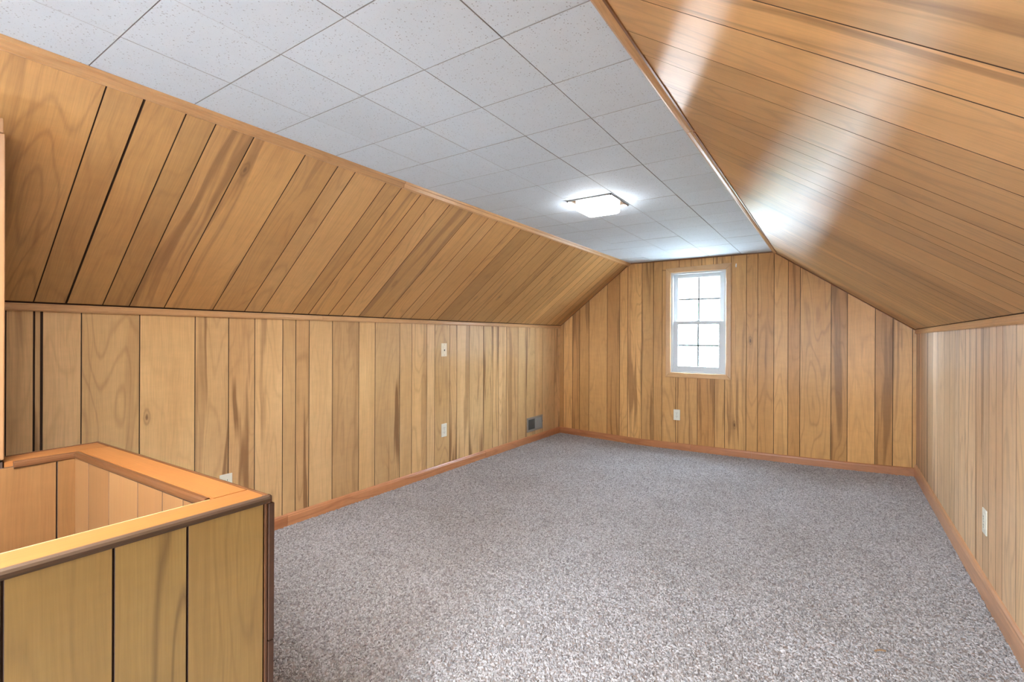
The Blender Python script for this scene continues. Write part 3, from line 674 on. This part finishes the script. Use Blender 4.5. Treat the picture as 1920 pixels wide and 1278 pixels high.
plate('wall_outlet', (XL + PT, 3.240, .366), (0, 1, 0), (1, 0, 0), 'ivory outlet low on the left wall, straight below the cream plate')
plate('wall_outlet', (XL + PT, 1.379, .352), (0, 1, 0), (1, 0, 0), 'ivory outlet on the left wall mostly hidden behind the half wall cap')
plate('wall_outlet', (-1.446, YF - PT, .350), (1, 0, 0), (0, -1, 0), 'ivory outlet on the far gable wall below the window')
plate('wall_outlet', (XR - PT, 3.118, .348), (0, 1, 0), (-1, 0, 0), 'ivory outlet on the right knee wall above its baseboard')

# ---- return air grille
vr = tag(empty('air_vent', (XL + PT, 4.816, .197)), 'grey metal air vent with upright slats on the left wall near the far corner', 'vent')
VY0, VY1, VZ0, VZ1 = 4.640, 4.992, .112, .276
x0 = XL + PT
boxes('vent_frame', 'steel', vr, [((x0, VY0, VZ0), (x0 + .008, VY1, VZ0 + .024)), ((x0, VY0, VZ1 - .024), (x0 + .008, VY1, VZ1)), ((x0, VY0, VZ0 + .024), (x0 + .008, VY0 + .026, VZ1 - .024)),
      ((x0, VY1 - .026, VZ0 + .024), (x0 + .008, VY1, VZ1 - .024)), ((x0, 4.812, VZ0 + .024), (x0 + .007, 4.822, VZ1 - .024))], .0015, Matrix())
boxes('duct_back', 'slot', vr, [((x0 + .0002, VY0 + .02, VZ0 + .02), (x0 + .0012, VY1 - .02, VZ1 - .02))], 0, Matrix())
vm = {}
for s, (a, b) in ((-1, (VY0 + .030, 4.812)), (1, (4.822, VY1 - .030))):
    for k in range(11):
        y = a + (b - a) * (k + .5) / 11
        bm = bmesh.new(); box(bm, (-.0035, -.0006, VZ0 + .024 - .194), (.0035, .0006, VZ1 - .024 - .194))
        o = ob('slat', mesh('slat', bm), 'steel', vr, Matrix.Translation((x0 + .0046, y, .194)) @ Matrix.Rotation(s * .5, 4, 'Z'))
bm = bmesh.new(); box(bm, (x0 + .006, VY1 - .016, .19), (x0 + .016, VY1 - .011, .21), .001); ob('lever', mesh('lever', bm), 'steel', vr, Matrix())

# ---- small white hook right of the window
hk = tag(empty('curtain_hook', (-.850, YF - PT, 1.955)), 'tiny white curtain hook on the gable, right of the window top', 'hook')
bm = bmesh.new(); box(bm, (-.855, YF - PT - .003, 1.936), (-.845, YF - PT, 1.974), .001); ob('back_plate', mesh('back_plate', bm), 'white', hk, Matrix())
bm = bmesh.new(); box(bm, (-.854, YF - PT - .020, 1.938), (-.846, YF - PT - .003, 1.944), .001); box(bm, (-.854, YF - PT - .020, 1.944), (-.846, YF - PT - .016, 1.957), .001)
ob('prong', mesh('prong', bm), 'white', hk, Matrix())

# ---- a scrap on the carpet
M['scrap'] = plain('dry_brown_scrap', (.30, .17, .08), .8)
bm = bmesh.new()
for k in range(5):
    t = k / 4; t2 = (k + 1) / 4
    box(bm, (.134 + .028 * t - .003, 2.318 + .018 * t + .006 * math.sin(3 * t) - .003, .004), (.134 + .028 * t + .006, 2.318 + .018 * t + .006 * math.sin(3 * t) + .003, .008), .001)
tag(ob('scrap', mesh('scrap', bm), 'scrap'), 'small brown scrap lying on the carpet toward the lower right', 'scrap')

# ---- outside: lawn, a tree and an added wooded ridge, mostly burnt out by the daylight
M['lawn'] = plain('lawn', (.20, .195, .182), .9, mott=.3, mscale=.4); M['bounce_ground'] = plain('pale_bounce_ground', (.29, .29, .285), .9, mott=.05, mscale=2)  # pale tones bounce daylight up to the ceiling; rear ground is added, unseen
tag(boxes('ground', 'lawn', None, [((-60, YF + .6, -3.3), (60, 90, -3.0))]), kind='structure', label='lawn outside below the far window')
tag(boxes('ground', 'bounce_ground', None, [((-60, -90, -3.3), (60, YB - .6, -3.0))]), kind='structure', label='added pale ground, unseen, bouncing daylight up into the rear window')
M['woods'] = plain('hazy_woods', (.125, .122, .115), .95, mott=.45, mscale=.12)
bm = bmesh.new(); hr_ = random.Random(4); prev = None
for k in range(61):
    x = -90 + 3 * k; h = 14.0 + 1.6 * math.sin(k * .9) + hr_.uniform(-1, 1)
    ring = [bm.verts.new(p) for p in ((x, 58, -3.0), (x, 60 + hr_.uniform(-.5, .5), h * .6), (x, 64, h), (x, 75, h - 1), (x, 78, -3.0))]
    if prev:
        for i in range(4): bm.faces.new((prev[i], prev[i + 1], ring[i + 1], ring[i]))
    prev = ring
tag(ob('screen_ridge', mesh('screen_ridge', bm, True), 'woods'), kind='structure', label='hazy wooded ridge added far outside the window to screen the bright low sky')  # added to hide the bright low sky behind the panes
M['leaf'] = plain('leaf_green', (.05, .10, .045), .6, mott=.5, mscale=2)
M['bark'] = plain('bark', (.12, .09, .07), .9)
def tree(x, y, z0, hgt, n, label, size, crown):
    root = tag(empty('tree', (x, y, z0)), label, 'tree')
    bm = bmesh.new()
    bmesh.ops.create_cone(bm, cap_ends=True, segments=10, radius1=.16, radius2=.05, depth=hgt, matrix=Matrix.Translation((x, y, z0 + hgt / 2)))
    rr = random.Random(int(x * 100) + 5)
    for k in range(9):
        a = rr.uniform(0, 6.28); e = rr.uniform(.3, 1.0); d = Vector((math.cos(a) * math.cos(e), math.sin(a) * math.cos(e), math.sin(e)))
        s = Vector((x, y, z0 + hgt * rr.uniform(.45, .9)))
        bmesh.ops.create_cone(bm, cap_ends=True, segments=6, radius1=.04, radius2=.01, depth=crown, matrix=Matrix.Translation(s + d * crown / 2) @ d.to_track_quat('Z', 'Y').to_matrix().to_4x4())
    ob('trunk', mesh('trunk', bm), 'bark', root, Matrix())
    bm = bmesh.new()
    for k in range(n):
        d = Vector((rr.gauss(0, 1), rr.gauss(0, 1), rr.gauss(0, .8))); d = d.normalized() * crown * rr.uniform(.35, 1) ** .6
        c = Vector((x, y, z0 + hgt * .92)) + d; u = Vector((rr.gauss(0, 1), rr.gauss(0, 1), rr.gauss(0, 1))).normalized(); v = u.orthogonal().normalized()
        s = size * rr.uniform(.6, 1.3)
        bm.faces.new([bm.verts.new(c + u * s), bm.verts.new(c + v * s * .5), bm.verts.new(c - u * s), bm.verts.new(c - v * s * .5)])
    tag(ob('foliage', mesh('foliage', bm), 'leaf', root, Matrix()), kind='stuff')
tree(-3.9, 14.5, -3.0, 4.2, 500, 'thin leafy tree outside, seen through the left panes of the window', .09, 1.5)
tree(-3.05, 17.5, -3.0, 3.6, 700, 'leafy tree outside, seen low through the right panes of the window', .08, 1.3)
